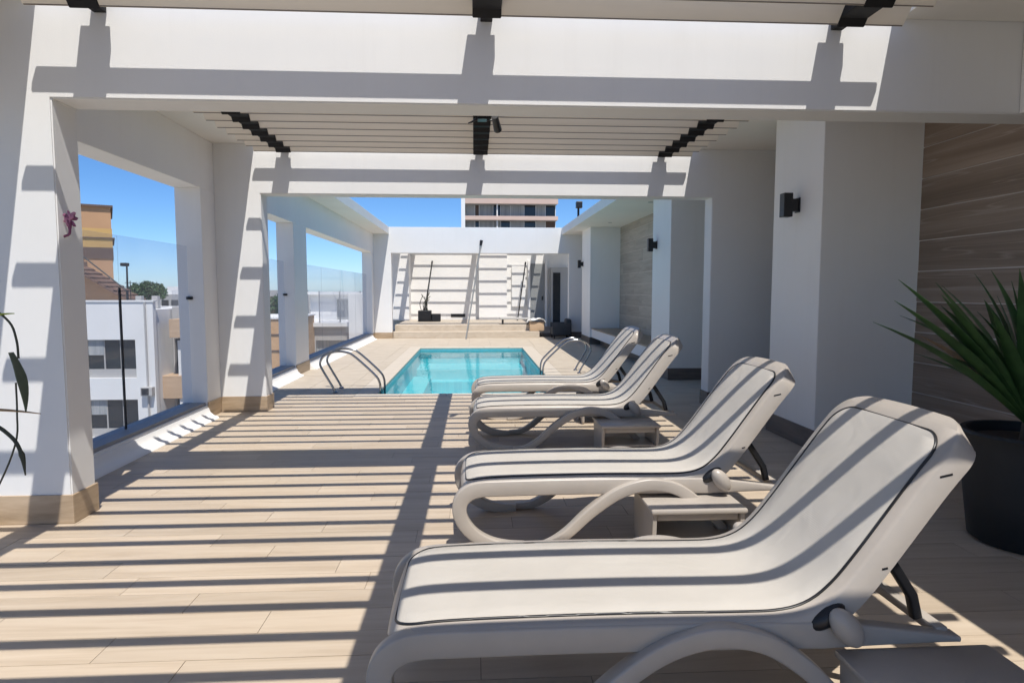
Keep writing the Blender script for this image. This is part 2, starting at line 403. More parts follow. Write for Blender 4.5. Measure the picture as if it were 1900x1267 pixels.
# coping stones round the pool
def coping(x0, x1, y0, y1):
    obj('coping_stone', B(x0 + .002, x1 - .002, y0 + .002, y1 - .002, -0.03, 0.003, bev=0.006), 'coping', floor)
n = 5; w = (PX1 - PX0 + .6) / n
for i in range(n):
    coping(PX0 - .3 + i * w, PX0 - .3 + (i + 1) * w, PY0 - .25, PY0 + 0.01)
    coping(PX0 - .3 + i * w, PX0 - .3 + (i + 1) * w, PY1 - .01, PY1 + .3)
n = 12; w = (PY1 - PY0 - .02) / n
for i in range(n):
    coping(PX0 - .3, PX0 + .01, PY0 + .01 + i * w, PY0 + .01 + (i + 1) * w)
    coping(PX1 - .01, PX1 + .3, PY0 + .01 + i * w, PY0 + .01 + (i + 1) * w)

# ------------------------------------------------------------------ pool
pool = thing('swimming_pool', 'turquoise rectangular plunge pool sunk in the beige deck', 'pool', (PX0, PY0, 0))
PD = -1.25
bm = bmesh.new()
box(bm, PX0 - .15, PX1 + .15, PY0 - .15, PY1 + .15, PD - .1, PD)
box(bm, PX0 - .15, PX0, PY0, PY1, PD, -.034); box(bm, PX1, PX1 + .15, PY0, PY1, PD, -.034)
box(bm, PX0 - .15, PX1 + .15, PY0 - .15, PY0, PD, -.034); box(bm, PX0 - .15, PX1 + .15, PY1, PY1 + .15, PD, -.034)
obj('basin', bm, 'pool', pool)
bm = bmesh.new(); t = 0.012
box(bm, PX0, PX0 + t, PY0, PY1, -.26, -.036); box(bm, PX1 - t, PX1, PY0, PY1, -.26, -.036)
box(bm, PX0 + t, PX1 - t, PY0, PY0 + t, -.26, -.036); box(bm, PX0 + t, PX1 - t, PY1 - t, PY1, -.26, -.036)
obj('waterline_band', bm, 'pool_line', pool)
for i, (d, z) in enumerate(((1.3, -.42), (.9, -.68), (.5, -.95))):
    obj('step', B(PX0 + .001, PX1 - .001, PY1 - d - .0, PY1 - .001 - i * 0.0, PD + .001, z - 0.0, bev=.01) if i == 0 else B(PX0 + .001, PX1 - .001, PY1 - 1.3 - .35 * i, PY1 - 1.3 - .35 * (i - 1) - .001, PD + .001, z, bev=.01), 'pool', pool)
obj('side_bench', B(PX0 + .001, PX0 + .42, PY0 + .9, PY1 - 2.02, PD + .001, -.5, bev=.01), 'pool', pool)
tag(obj('water', sheet(PX0, PX1, PY0, PY1, -.075), 'water'), kind='structure')
bpy.data.objects['water'].name = 'pool_water'

# ------------------------------------------------------------------ the white frames
def baseboard(x0, x1, y0, y1, parent, mat='base', h=0.19, sides='fi'):
    """tile skirting wrapped round a pier, 12 mm proud of it"""
    e = .012
    obj('baseboard', B(x0 - e, x1 + e, y0 - e, y1 + e, 0.001, h, bev=.003), mat, parent)

def frame(y, label, right=True, base='base'):
    fr = thing('portal_frame', label, 'frame', (0, y, 0), 'white frames spanning the terrace')
    if right: poly = [(WL - .3, 0), (XL, 0), (XL, ZB), (XR, ZB), (XR, 0), (WR + .1, 0), (WR + .1, ZT), (WL - .3, ZT)]
    else: poly = [(WL - .3, 0), (XL, 0), (XL, ZB), (WR + .2, ZB), (WR + .2, ZT), (WL - .3, ZT)]
    bm = bmesh.new(); prism(bm, poly, 'y', y, y + FT)
    bmesh.ops.bevel(bm, geom=bm.edges[:], offset=.008, segments=2, affect='EDGES')
    obj('frame_body', bm, 'frame_white', fr)
    baseboard(WL - .28, XL, y, y + FT, fr, base)
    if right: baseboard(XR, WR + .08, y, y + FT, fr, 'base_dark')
    return fr
frame(F0, 'white frame overhead above the nearest lounger', right=False)
frame(F1, 'nearest white frame in view with a slat shadow across its beam', right=False)
frame(F2, 'middle white frame between the louvred roof and the pool', right=True)
frame(F3, 'far white frame behind the pool with open sky above', right=True)

# ------------------------------------------------------------------ left wall: lintel, piers, sill, curb
lw = thing('side_wall', 'white left wall with tall glazed openings and a low sill', 'wall', (WL, 4, 0))
X0, X1 = WL - .30, WL
segs = [(F0 + FT + .002, F1 - .002), (F1 + FT + .002, F2 - .002), (F2 + FT + .002, F3 - .002)]
for a, b in segs:
    obj('lintel', B(X0, X1, a, b, ZB + .004, ZS - .001, bev=.006), 'white', lw)
openings = [(0.75, 4.20), (4.85, 7.78), (8.75, 11.62), (12.5, 20.30)]
piers = [(F1 + FT + .002, 4.85), (7.78, F2 - .002), (F2 + FT + .002, 8.75), (11.62, 12.5), (20.30, F3 - .002)]
for a, b in piers:
    obj('pier', B(X0 + .002, X1 - .002, a, b, 0.0, ZB + .006, bev=.006), 'white', lw)
    obj('baseboard', B(X1 - .01, X1 + .010, a - .004, b + .004, 0.001, .19, bev=.003), 'base', lw)
for a, b in openings:
    obj('sill', B(X0 - .03, X1 - .004, a, b, 0.0, .150, bev=.006), 'white', lw)
    obj('sill_channel', B(X0 + .02, X1 - .03, a + .002, b - .002, .1505, .185, bev=.004), 'sill', lw)
    # coved upstand at the foot of the sill
    bm = bmesh.new()
    prism(bm, [(X1 - .02, .001), (X1 + .13, .001), (X1 + .12, .022), (X1 + .07, .038), (X1 + .03, .075), (X1 + .012, .125), (X1 - .02, .128)], 'y', a + .02, b - .02)
    obj('upstand', bm, 'white', lw, True, 60)
# thin clamp on the jamb seen through the glass
for (yy, zz) in ((7.78, 1.40), (11.62, 1.42)):
    obj('glass_clamp', B(X0 + .10, X0 + .17, yy - .03, yy - .001, zz, zz + .035, bev=.006), 'dark_metal', lw)

def glazing(a, b, xs, label):
    g = thing('glass_screen', label, 'glass screen', (X0 + .12, a, .185), 'frameless glass screens in the left wall')
    cuts = [a + .015] + xs + [b - .015]
    for p, q in zip(cuts, cuts[1:]):
        obj('pane', B(X0 + .115, X0 + .127, p + .004, q - .004, .165, 2.02, bev=.002), 'glass', g)
    return g
g = glazing(4.85, 7.78, [6.30], 'clear glass screen in the opening looking onto the white building')
obj('post', B(X0 + .112, X0 + .130, 6.296, 6.312, .186, 1.53), 'dark_metal', g)
glazing(8.75, 11.62, [10.2], 'narrow-looking glass screen in the opening beside the pool ladder')
glazing(12.5, 20.30, [14.4, 16.4, 18.4], 'long glass screen in the opening along the far half of the pool')

# ------------------------------------------------------------------ roof strips along both sides
roof = thing('roof_strip', 'white flat roof strip along the left wall', 'roof', (WL, 8, ZS))
for a, b in [(-4.4, F0 - .002)] + segs + [(F3 + FT + .002, 26.5)]:
    obj('soffit_slab', B(WL - .3, SL, a, b, ZS, ZT - .003, bev=.006), 'soffit', roof)
roofr = thing('roof_strip', 'white flat roof strip over the right-hand niches with a recessed spot', 'roof', (WR, 8, ZS))
for a, b in [(-4.4, F0 - .002)] + segs + [(F3 + FT + .002, 26.5)]:
    obj('soffit_slab', B(SR, WR + .35, a, b, ZS, ZT - .003, bev=.006), 'soffit', roofr)
for yy in (13.0, 16.9):
    bm = bmesh.new(); lathe(bm, [(.001, -.006), (.05, -.006), (.055, 0.0), (.055, .004), (.001, .004)], (3.55, yy, ZS), 24)
    obj('downlight', bm, 'sill', roofr)

# ------------------------------------------------------------------ right wall clad in wood-look boards
def clad(y0, y1, mat, label, bl=1.2, bh=0.28):
    t = thing('clad_wall', label, 'wall', (WR, y0, 0))
    obj('backing', B(WR + .006, WR + .35, y0, y1, 0, ZS - .002), 'joint', t)
    z = .0; row = 0
    while z < ZS - .01:
        zz = min(z + bh, ZS - .003); y = y0 - (0, .55, .25, .85)[row % 4] * bl
        while y < y1:
            a = max(y, y0); b = min(y + bl, y1)
            if b - a > .04:
                d = random.uniform(-.002, .002)
                obj('board', B(WR + d, WR + .0055, a + .0015, b - .0015, z + .005, zz - .005), mat, t)
            y += bl
        z += bh; row += 1
    return t
clad(-4.4, 5.79, 'wall_board', 'brown wood-look boarded wall behind the potted palm', 9.0)
clad(6.77, F2 - .004, 'wall_board', 'narrow strip of brown boarded wall behind the near pillar', 1.4)
clad(F2 + FT + .02, F3 - .004, 'wall_board_lit', 'wood-look boarded wall in the niche beside the pool, toned lighter for stronger light', 1.8)

def pillar(x, y0, y1, label):
    t = thing('pillar', label, 'pillar', (x, y0, 0), 'white pillars along the right wall')
    obj('shaft', B(x, WR + .018, y0, y1, 0, ZS + .002, bev=.008), 'white', t)
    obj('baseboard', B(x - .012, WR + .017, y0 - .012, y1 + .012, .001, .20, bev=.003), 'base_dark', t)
    return t
pillar(3.17, 5.80, 6.76, 'broad white pillar with a wall lamp beside the boarded wall')
pillar(3.27, 10.69, 11.78, 'white pillar with a wall lamp beyond the middle frame')
pillar(3.25, 18.08, 19.45, 'farthest white pillar at the end of the niche bench')

# side beam returning towards the viewer at the right
rb = thing('side_beam', 'shaded white beam running back along the right wall overhead', 'beam', (3.46, 2, ZB))
obj('beam_body', B(3.66, WR + .3, F0 + FT + .003, F1 - .003, ZB + .002, ZS - .002, bev=.006), 'white', rb)

# bench in the niche
nb = thing('niche_bench', 'floating pale ledge bench in the niche beside the pool', 'bench', (3.3, 12, 0))
obj('seat_slab', B(3.30, WR - .003, 11.80, 18.07, .20, .43, bev=.008), 'white', nb)
obj('seat_top', B(3.29, WR - .003, 11.80, 18.07, .431, .455, bev=.004), 'base', nb)
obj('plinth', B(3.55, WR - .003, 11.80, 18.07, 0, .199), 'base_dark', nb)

# ------------------------------------------------------------------ louvred roofs
def slat_mesh(x0, x1, L=.132, t=.030, al=47):
    a = R(al); bm = bmesh.new()
    d = Vector((-math.cos(a), math.sin(a))); n_ = Vector((math.sin(a), math.cos(a)))
    poly = [d * (L / 2) * s + n_ * (t / 2) * q for s, q in ((-1, -1), (1, -1), (1, 1), (-1, 1))]
    prism(bm, poly, 'x', x0, x1)
    bmesh.ops.bevel(bm, geom=bm.edges[:], offset=.004, segments=2, affect='EDGES')
    me = bpy.data.meshes.new('slat'); bm.to_mesh(me); bm.free(); me.materials.append(M['slat']); return me
SM = slat_mesh(-2.63, 2.717)
def shade_strip_mesh(x0, x1, L=.132, t=.030, al=47):  # added strip along the slat's lower edge, drawing the shade there
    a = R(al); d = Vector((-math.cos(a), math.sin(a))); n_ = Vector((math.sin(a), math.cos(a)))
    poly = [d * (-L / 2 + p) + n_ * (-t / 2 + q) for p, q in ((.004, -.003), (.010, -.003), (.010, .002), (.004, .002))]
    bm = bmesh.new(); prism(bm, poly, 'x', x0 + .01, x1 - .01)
    me = bpy.data.meshes.new('shade_strip'); bm.to_mesh(me); bm.free(); me.materials.append(M['shade_strip']); return me
GM = shade_strip_mesh(-2.63, 2.717)
CM = slat_mesh(-.088, .088, .146, .044, 47); CM.name = 'clamp'; CM.materials.clear(); CM.materials.append(M['dark_metal'])
def louvres(y0, y1, first, sp, label, sm=SM):
    t = thing('louvred_roof', label, 'pergola roof', (0, y0, 3.22), 'louvred roofs between the frames')
    y = first
    while y < y1 - .06:
        sl_ = inst('slat', sm, t, (0, y - y0, 0.003)); inst('shade_strip', GM, sl_, (0, 0, 0)); y += sp
        for x in (-2.28, .085, 2.375): inst('clamp', CM, sl_, (x, 0, 0))
    for x in (-2.28, .085, 2.375):
        b = obj('support_beam', B(x - .088, x + .088, y0 + .10, y1 - .10, 3.195, 3.34, bev=.006), 'dark_metal', t)
        for a, c in ((y0 + .001, y0 + .12), (y1 - .12, y1 - .001)):
            obj('bracket', B(x - .038, x + .038, a, c, 3.198, 3.325, bev=.004), 'dark_metal', t)
    return t
louvres(-4.2, F0, -3.9, .28, 'louvred roof bay behind the nearest loungers')
louvres(F0 + FT, F1, 4.05 - 12 * .28, .28, 'nearest louvred roof bay with dark beams at the top of the view')
louvres(F1 + FT, F2, 8.035 - 11 * .28, .28, 'middle louvred roof bay of beige slats with dark beams')
louvres(F3 + FT, 25.1, F3 + FT + .1, .22, 'far louvred roof bay beyond the pool', slat_mesh(-2.63, 2.717, .13, .036, 62))

# ------------------------------------------------------------------ far bay beyond the pool
st = thing('deck_steps', 'beige tiled steps under the far frame', 'steps', (0, F3, 0))
obj('step', B(XL + .02, 2.1, F3 + .10, F3 + .55, .001, .20, bev=.008), 'deck', st)
obj('step', B(XL + .02, 2.1, F3 + .551, 25.05, .001, .40, bev=.008), 'deck', st)
obj('step', B(2.101, WR, F3 + .551, 25.05, .001, .12, bev=.008), 'base_dark', st)
bw = thing('end_wall', 'white end wall striped by thin slat shadows beyond the far frame', 'wall', (0, 25.1, 0))
obj('wall_panel', B(-3.4, 4.4, 25.10, 25.35, 0, 3.9, bev=.006), 'white', bw)
obj('pilaster', B(.18, 1.25, 24.72, 25.099, .401, 3.12, bev=.006), 'white', bw)
obj('pilaster', B(-3.2, -2.42, 24.3, 25.099, .401, 3.12, bev=.006), 'white', bw)
obj('panel_recess', B(1.45, 1.98, 25.02, 25.099, .9, 2.45, bev=.004), 'white', bw)
obj('vent', B(-.9, -.35, 25.085, 25.099, .50, .62), 'black', bw)
dr = thing('door', 'grey door in the white end wall beyond the pool', 'door', (2.15, 25.0, .12))
obj('door_leaf', B(2.18, 2.72, 25.03, 25.098, .121, 2.55, bev=.004), 'door', dr)
obj('door_frame', B(2.73, 2.83, 24.98, 25.098, .121, 2.66, bev=.004), 'white', dr)
obj('door_frame', B(2.07, 2.17, 24.98, 25.098, .121, 2.66, bev=.004), 'white', dr)
obj('door_handle', B(2.62, 2.66, 24.98, 25.03, 1.15, 1.30, bev=.004), 'dark_metal', dr)
cl = thing('tall_cabinet', 'narrow glazed cabinet standing right of the grey door', 'cabinet', (3.2, 24.8, .12))
obj('cabinet_body', B(2.95, 3.6, 24.75, 25.09, .121, 2.4, bev=.006), 'ext_grey', cl)
obj('cabinet_pane', B(3.02, 3.30, 24.735, 24.749, .3, 2.2), 'dark_glass', cl)

# ------------------------------------------------------------------ sun loungers
def rrow(s, Ltot, v0, v1, r):
    q = 0.0
    for t in (s, Ltot - s):
        if t < r: q = max(q, r - math.sqrt(max(r * r - (r - max(t, 0)) ** 2, 0)))
    return v0 + q, v1 - q

def path_len(p): return [0] + [sum((p[i + 1] - p[i]).length for i in range(k + 1)) for k in range(len(p) - 1)]

SURF = catmull([(.035, .345), (.055, .378), (.10, .402), (.20, .417), (.45, .424), (.85, .426), (1.20, .421), (1.36, .424), (1.46, .452),
                (1.54, .515), (1.62, .613), (1.72, .750), (1.82, .887), (1.90, .985), (1.95, 1.035), (1.995, 1.062)], 6)
ENDS = [.001, .003, .006, .010, .016, .024, .034, .048, .0535, .055, .0565, .059, .063, .069, .077, .0865, .088, .090, .093, .098, .104, .112, .122, .135, .15]
def resample(p, n):
    L = path_len(p); tot = L[-1]; out = []; j = 0
    ss = []
    for i in range(n + 1):
        f = i / n; ss.append(tot * f)
    # extra rows near the rounded ends
    ss = sorted(set(ss + [tot * 0 + x for x in ENDS] + [tot - x for x in ENDS]))
    for s in ss:
        while j < len(L) - 2 and L[j + 1] < s: j += 1
        k = (s - L[j]) / max(L[j + 1] - L[j], 1e-9)
        out.append((p[j].lerp(p[j + 1], min(max(k, 0), 1)), s))
    return out, tot
def normals(pts):
    out = []
    for i in range(len(pts)):
        a = pts[max(i - 1, 0)]; c = pts[min(i + 1, len(pts) - 1)]; t = (c - a).normalized(); out.append(Vector((-t.y, t.x)))
    return out

LW = 0.725
def plate(s_in, v0, v1, r, top, thick, bev, sag=0.0, nv=8, s_out=None, deep=0.0):
    pts, tot = resample(SURF, 70)
    L0 = s_in; L1 = tot - (s_in if s_out is None else s_out)
    rows = [(p, s) for p, s in pts if L0 <= s <= L1]
    # refine ends
    P_ = [p for p, s in rows]; nn = normals(P_); bm = bmesh.new(); rings = []
    for (p, s), nr in zip(rows, nn):
        a, b = rrow(s - rows[0][1], rows[-1][1] - rows[0][1], v0, v1, r)
        ring = []
        for k in range(nv + 1):
            f = k / nv; v = a + (b - a) * f
            if k == 0: v = a + bev
            if k == nv: v = b - bev
            h = top - sag * math.sin(math.pi * f)
            ring.append(bm.verts.new((p.x + nr.x * h, v, p.y + nr.y * h)))
        f = min(max((s - 1.36) / .16, 0), 1); th = thick + deep * f * f * (3 - 2 * f)
        for v, h in ((b, top - bev), (b, top - th), (a, top - th), (a, top - bev)):
            ring.append(bm.verts.new((p.x + nr.x * h, v, p.y + nr.y * h)))
        rings.append(ring)
    m = len(rings[0])
    for A, C_ in zip(rings, rings[1:]):
        for k in range(m): bm.faces.new((A[k], A[(k + 1) % m], C_[(k + 1) % m], C_[k]))
    bm.faces.new(rings[0][::-1]); bm.faces.new(rings[-1])
    bmesh.ops.recalc_face_normals(bm, faces=bm.faces[:])
    return bm

def border(s_in, v0, v1, r, top, s_out):
    pts, tot = resample(SURF, 90)
    rows = [(p, s) for p, s in pts if s_in <= s <= tot - s_out]; P_ = [p for p, s in rows]; nn = normals(P_)
    A = []; Bb = []
    for (p, s), nr in zip(rows, nn):
        a, b = rrow(s - rows[0][1], rows[-1][1] - rows[0][1], v0, v1, r)
        A.append(Vector((p.x + nr.x * top, a, p.y + nr.y * top))); Bb.append(Vector((p.x + nr.x * top, b, p.y + nr.y * top)))
    return A + Bb[::-1]

def make_lounger():
    t = bpy.data.objects.new('sun_lounger', None); col.objects.link(t); t.empty_display_size = .2
    tag(t, 'x', 'sun lounger', 'beige sun loungers in a row')
    obj('frame', plate(0.0, 0.0, LW, .15, 0.0, .040, .012, sag=-.006, deep=.052), 'resin', t, True, 50)
    obj('sling', plate(0.055, .056, LW - .056, .095, .0065, .012, .003, sag=-.004, s_out=.088), 'sling', t, True, 50)
    bm = bmesh.new(); tube(bm, border(0.053, .053, LW - .053, .095, .0045, .086), .0050, 6, closed=True)
    obj('piping', bm, 'black', t, True, 60)
    rail = catmull([(.40, .016), (.30, .022), (.20, .045), (.11, .095), (.05, .165), (.026, .235), (.034, .295), (.075, .342), (.15, .366), (.30, .370), (.7, .372), (1.2, .368), (1.55, .360), (1.80, .346), (1.96, .335)], 5)
    n = len(rail); th = []
    for i, p in enumerate(rail):
        f = i / (n - 1)
        h = .056 + .036 * min(1, f / .50)
        if f > .5 and p.x > 1.50: h = .092 - .074 * (p.x - 1.50) / .46
        th.append(h)
    for v0 in (-.006, LW - .054):
        sw = bmesh.new(); sweep_uz(sw, rail, v0, v0 + .060, th); obj('side_rail', sw, 'resin', t, True, 45)
    arch = catmull([(.40, .022), (.52, .034), (.64, .100), (.78, .226), (.93, .330), (1.06, .376), (1.17, .382), (1.29, .352), (1.41, .272), (1.53, .155), (1.62, .045), (1.66, .022)], 5)
    th2 = [.040 + .030 * math.sin(math.pi * i / (len(arch) - 1)) for i in range(len(arch))]
    for v0 in (-.044, LW - .022):
        sw = bmesh.new(); sweep_uz(sw, arch, v0, v0 + .066, th2); obj('arch_leg', sw, 'resin', t, True, 45)
    # rounded hinge knobs
    for v0, s in ((-.035, 1), (LW + .035, -1)):
        bm = bmesh.new(); bmesh.ops.create_uvsphere(bm, u_segments=20, v_segments=12, radius=1)
        mt = Matrix.Translation((1.545, v0, .405)) @ Matrix.Rotation(R(-38), 4, 'Y') @ Matrix.Diagonal((.044, .040, .076, 1))
        bmesh.ops.transform(bm, matrix=mt, verts=bm.verts[:]); obj('hinge_knob', bm, 'resin', t, True, 180)
    for v0 in (.008, LW - .008):
        bm = bmesh.new(); bmesh.ops.create_uvsphere(bm, u_segments=18, v_segments=10, radius=1)
        bmesh.ops.transform(bm, matrix=Matrix.Translation((1.50, v0, .425)) @ Matrix.Rotation(R(-35), 4, 'Y') @ Matrix.Diagonal((.070, .034, .034, 1)), verts=bm.verts[:]); obj('hinge_socket', bm, 'black', t, True, 180)
    for (u, z, w) in ((1.895, .895, .022), (1.70, .585, .010)):
        bm = bmesh.new(); box(bm, -w, w, -.001, .002, -.0035, .0035)
        bmesh.ops.transform(bm, matrix=Matrix.Translation((u - .012, 0, z)) @ Matrix.Rotation(R(-12), 4, 'Y'), verts=bm.verts[:]); obj('slot', bm, 'black', t)
    # struts that prop the backrest, and cross bars
    for v in (.09, LW - .13):
        sw = bmesh.new(); sweep_uz(sw, [Vector((1.70, .67)), Vector((1.78, .56)), Vector((1.86, .44)), Vector((1.88, .36))], v, v + .035, .035); obj('back_strut', sw, 'black', t, True, 45)
    for u, z in ((.62, .355), (1.30, .352), (1.92, .345)):
        obj('cross_bar', B(u - .022, u + .022, .03, LW - .03, z - .018, z + .016, bev=.006), 'resin', t, True, 40)
    return t
L1 = make_lounger()
spots = [((-.335, 2.00), 'nearest beige sun lounger in the foreground with slat shadows across it'),
         ((-.115, 3.63), 'second beige sun lounger from the viewer, in front of the broad white pillar'),
         ((-.045, 5.97), 'third beige sun lounger from the viewer with its side rail in shade'),
         ((-.02, 7.47), 'farthest beige sun lounger, its foot end overlapping the pool edge')]
for i, ((x, y), lab) in enumerate(spots):
    o = L1 if i == 0 else copy_tree(L1)
    o.location = (x, y, 0); o.rotation_euler = (0, 0, R((0, .6, -.5, .4)[i])); o['label'] = lab

def make_table():
    t = bpy.data.objects.new('side_table', None); col.objects.link(t); t.empty_display_size = .1
    tag(t, 'x', 'side table', 'small beige side tables beside the loungers')
    w, d, h = .54, .46, .305
    obj('table_top', B(0, w, 0, d, h - .028, h, bev=.010), 'resin', t, True, 40)
    obj('apron', B(.04, w - .04, .04, d - .04, h - .075, h - .0285, bev=.006), 'resin', t, True, 40)
    for x0 in (.012, w - .034):
        bm = bmesh.new(); prism(bm, [(.02, h - .0285), (d - .02, h - .0285), (d - .035, .03), (d - .05, 0), (d - .13, 0), (d - .16, .05), (.16, .05), (.13, 0), (.05, 0), (.035, .03)], 'x', x0, x0 + .022)
        obj('side_panel', bm, 'resin', t)
    obj('shelf', B(.035, w - .035, .06, d - .06, .10, .115, bev=.004), 'resin', t)
    return t
T1 = make_table()
for i, ((x, y), lab) in enumerate([((1.20, 1.56), 'shaded low side table in the bottom right corner beside the nearest lounger'),
                                   ((.965, 3.40), 'sunlit low side table tucked against the second lounger'),
                                   ((1.125, 5.62), 'low side table tucked against the third lounger'),
                                   ((1.20, 7.10), 'low side table beside the farthest lounger')]):
    o = T1 if i == 0 else copy_tree(T1)
    o.location = (x, y, 0); o['label'] = lab

# ------------------------------------------------------------------ potted palm at the right
PC = Vector((3.30, 3.60, 0))
pp = thing('planter', 'large round charcoal planter on the floor below the boarded wall', 'planter', PC)
bm = bmesh.new(); lathe(bm, [(.26, 0), (.29, .02), (.325, .30), (.345, .58), (.35, .63), (.36, .655), (.35, .67), (.325, .67), (.315, .64), (.31, .58)], PC, 48)
obj('pot', bm, 'pot', pp, True, 50)
bm = bmesh.new(); lathe(bm, [(.001, .615), (.2, .625), (.312, .61), (.312, .59), (.001, .59)], PC, 32); obj('soil', bm, 'soil', pp)
pl = thing('palm_plant', 'dark green sword-leaved palm growing in the charcoal planter', 'plant', (PC.x, PC.y, .63))
def blade(base, tip, width, droop, name, mat, parent, fold=.35, seg=10, mid=0.42):
    base = Vector(base); tip = Vector(tip); d = tip - base; L = d.length
    side = d.cross(Vector((0, 0, 1)))
    if side.length < 1e-4: side = Vector((1, 0, 0))
    side.normalize(); upv = side.cross(d).normalized(); bm = bmesh.new(); rows = []
    for i in range(seg + 1):
        f = i / seg
        w = width * (0.45 + 0.55 * min(1, f / mid)) * (1 - max(0, (f - mid) / (1 - mid)) ** 1.6)
        w = max(w, .0015)
        c = base + d * f + upv * (droop * 4 * f * (1 - f)) 
        rows.append([c - side * w / 2 + upv * fold * w * .5, c, c + side * w / 2 + upv * fold * w * .5])
    V_ = [[bm.verts.new(p) for p in r] for r in rows]
    W_ = [[bm.verts.new(p - upv * .0016) for p in r] for r in rows]
    for i in range(seg):
        for k in range(2):
            bm.faces.new((V_[i][k], V_[i][k + 1], V_[i + 1][k + 1], V_[i + 1][k])); bm.faces.new((W_[i][k], W_[i + 1][k], W_[i + 1][k + 1], W_[i][k + 1]))
        bm.faces.new((V_[i][0], V_[i + 1][0], W_[i + 1][0], W_[i][0])); bm.faces.new((V_[i][2], W_[i][2], W_[i + 1][2], V_[i + 1][2]))
    bmesh.ops.recalc_face_normals(bm, faces=bm.faces[:])
    return obj(name, bm, mat, parent, True, 50)
bm = bmesh.new(); tube(bm, [PC + Vector((0, 0, .61)), PC + Vector((.01, 0, .74)), PC + Vector((0, .01, .86))], [.06, .055, .05], 12); obj('trunk', bm, 'bark', pl, True)
tips = [(2.22, 3.28, 1.56), (2.23, 3.32, 1.45), (2.20, 3.45, 1.33), (2.46, 3.28, 1.48), (2.55, 3.40, 1.42), (2.74, 3.28, 1.40), (2.66, 3.6, 1.55), (2.90, 3.30, 1.62), (2.84, 3.5, 1.30)]
for x, y, z in tips:
    a = math.atan2(y - PC.y, x - PC.x)
    blade(PC + Vector((math.cos(a) * .05, math.sin(a) * .05, .72)), (x, y, z), random.uniform(.085, .115), random.uniform(.02, .05), 'leaf', 'leaf', pl)
for i in range(46):
    a = 2.4 * i + random.uniform(-.3, .3); el = R(random.uniform(28, 84)); L = random.uniform(.58, .95)
    tip = PC + Vector((math.cos(a) * math.cos(el) * L, math.sin(a) * math.cos(el) * L, .76 + math.sin(el) * L))
    if tip.x > 4.05: tip.x = 4.05
    blade(PC + Vector((math.cos(a) * .05, math.sin(a) * .05, .72 + random.uniform(0, .10))), tip, random.uniform(.07, .11), random.uniform(.005, .08), 'leaf', ('leaf', 'leaf', 'leaf_grey', 'leaf', 'leaf', 'leaf', 'leaf_dry')[i % 7] if el < R(45) else 'leaf', pl)

# ------------------------------------------------------------------ wall lamps on the pillars
def wall_lamp(x, y, z, label):
    t = thing('wall_lamp', label, 'wall lamp', (x, y, z), 'black wall lamps on the pillars')
    obj('lamp_body', B(x - .165, x - .075, y - .05, y + .05, z - .115, z + .115, bev=.006), 'black', t)
    obj('mount', B(x - .0745, x - .013, y - .035, y + .035, z - .06, z + .06, bev=.005), 'black', t)
    obj('back_plate', B(x - .0125, x + .004, y - .045, y + .045, z - .07, z + .07, bev=.003), 'black', t)
wall_lamp(3.17, 6.24, 2.335, 'black box wall lamp on the broad near pillar')
wall_lamp(3.27, 11.52, 2.32, 'black wall lamp on the pillar beyond the middle frame')
wall_lamp(3.25, 19.25, 2.30, 'black wall lamp on the farthest pillar')

# floodlight under the middle of the louvred roof
fl = thing('spotlight', 'small black spotlight clamped under the central dark roof beam', 'spotlight', (.12, 6.0, 3.17))
obj('clamp', B(.04, .13, 6.28, 6.40, 3.125, 3.174, bev=.004), 'black', fl)
bm = bmesh.new(); tube(bm, [(.09, 6.34, 3.14), (.20, 6.33, 3.12), (.235, 6.32, 3.10)], .010, 8); obj('arm', bm, 'black', fl)
bm = bmesh.new(); tube(bm, [(.20, 6.22, 3.135), (.235, 6.40, 3.055)], [.030, .040], 16); obj('head', bm, 'black', fl, True)
bm = bmesh.new(); tube(bm, [(.05, 6.33, 3.14), (-.02, 6.33, 3.105), (-.05, 6.33, 3.095)], [.012, .009, .005], 8); obj('lever', bm, 'black', fl, True)

# ------------------------------------------------------------------ pool ladders
def ladder(x, s, y, label):
    t = thing('pool_ladder', label, 'pool ladder', (x, y, 0), 'stainless steel ladder rails at the pool edge')
    for yy in (y, y + .46):
        p = catmull([(x - s * .035, yy, -1.0), (x - s * .035, yy, -.4), (x - s * .035, yy, .0), (x - s * .02, yy, .16), (x + s * .06, yy, .28), (x + s * .34, yy, .54), (x + s * .46, yy, .60), (x + s * .62, yy, .61),
                     (x + s * .78, yy, .55), (x + s * .84, yy, .44), (x + s * .80, yy, .33), (x + s * .66, yy, .08), (x + s * .63, yy, 0.0)], 6)
        bm = bmesh.new(); tube(bm, p, .0165, 10); rl = obj('handrail', bm, 'steel', t, True, 60)
        bm = bmesh.new(); lathe(bm, [(.04, .004), (.04, .012), (.022, .025)], (x + s * .63, yy, 0), 20); obj('flange', bm, 'steel', t, True)
    for z in (-.35, -.62, -.9):
        obj('tread', B(x - s * .05 - .035, x - s * .05 + .035, y + .02, y + .44, z - .015, z + .015, bev=.004), 'steel', t)
ladder(PX0, -1, 9.62, 'stainless ladder rails on the left edge of the pool')
ladder(PX1, 1, 11.65, 'stainless ladder rails on the right edge of the pool behind the far lounger')

# telescopic pole leaning on the far frame
po = thing('cleaning_pole', 'long grey pole with black cap leaning against the far frame', 'pole', (-.26, F3 - .45, 0))
bm = bmesh.new(); tube(bm, [(-.262, F3 - .42, .004), (.225, F3 - .03, 3.0)], .024, 10); obj('shaft', bm, 'door', po, True)
bm = bmesh.new(); tube(bm, [(.213, F3 - .038, 2.93), (.237, F3 - .022, 3.09)], [.036, .05], 12); obj('cap', bm, 'black', po, True)

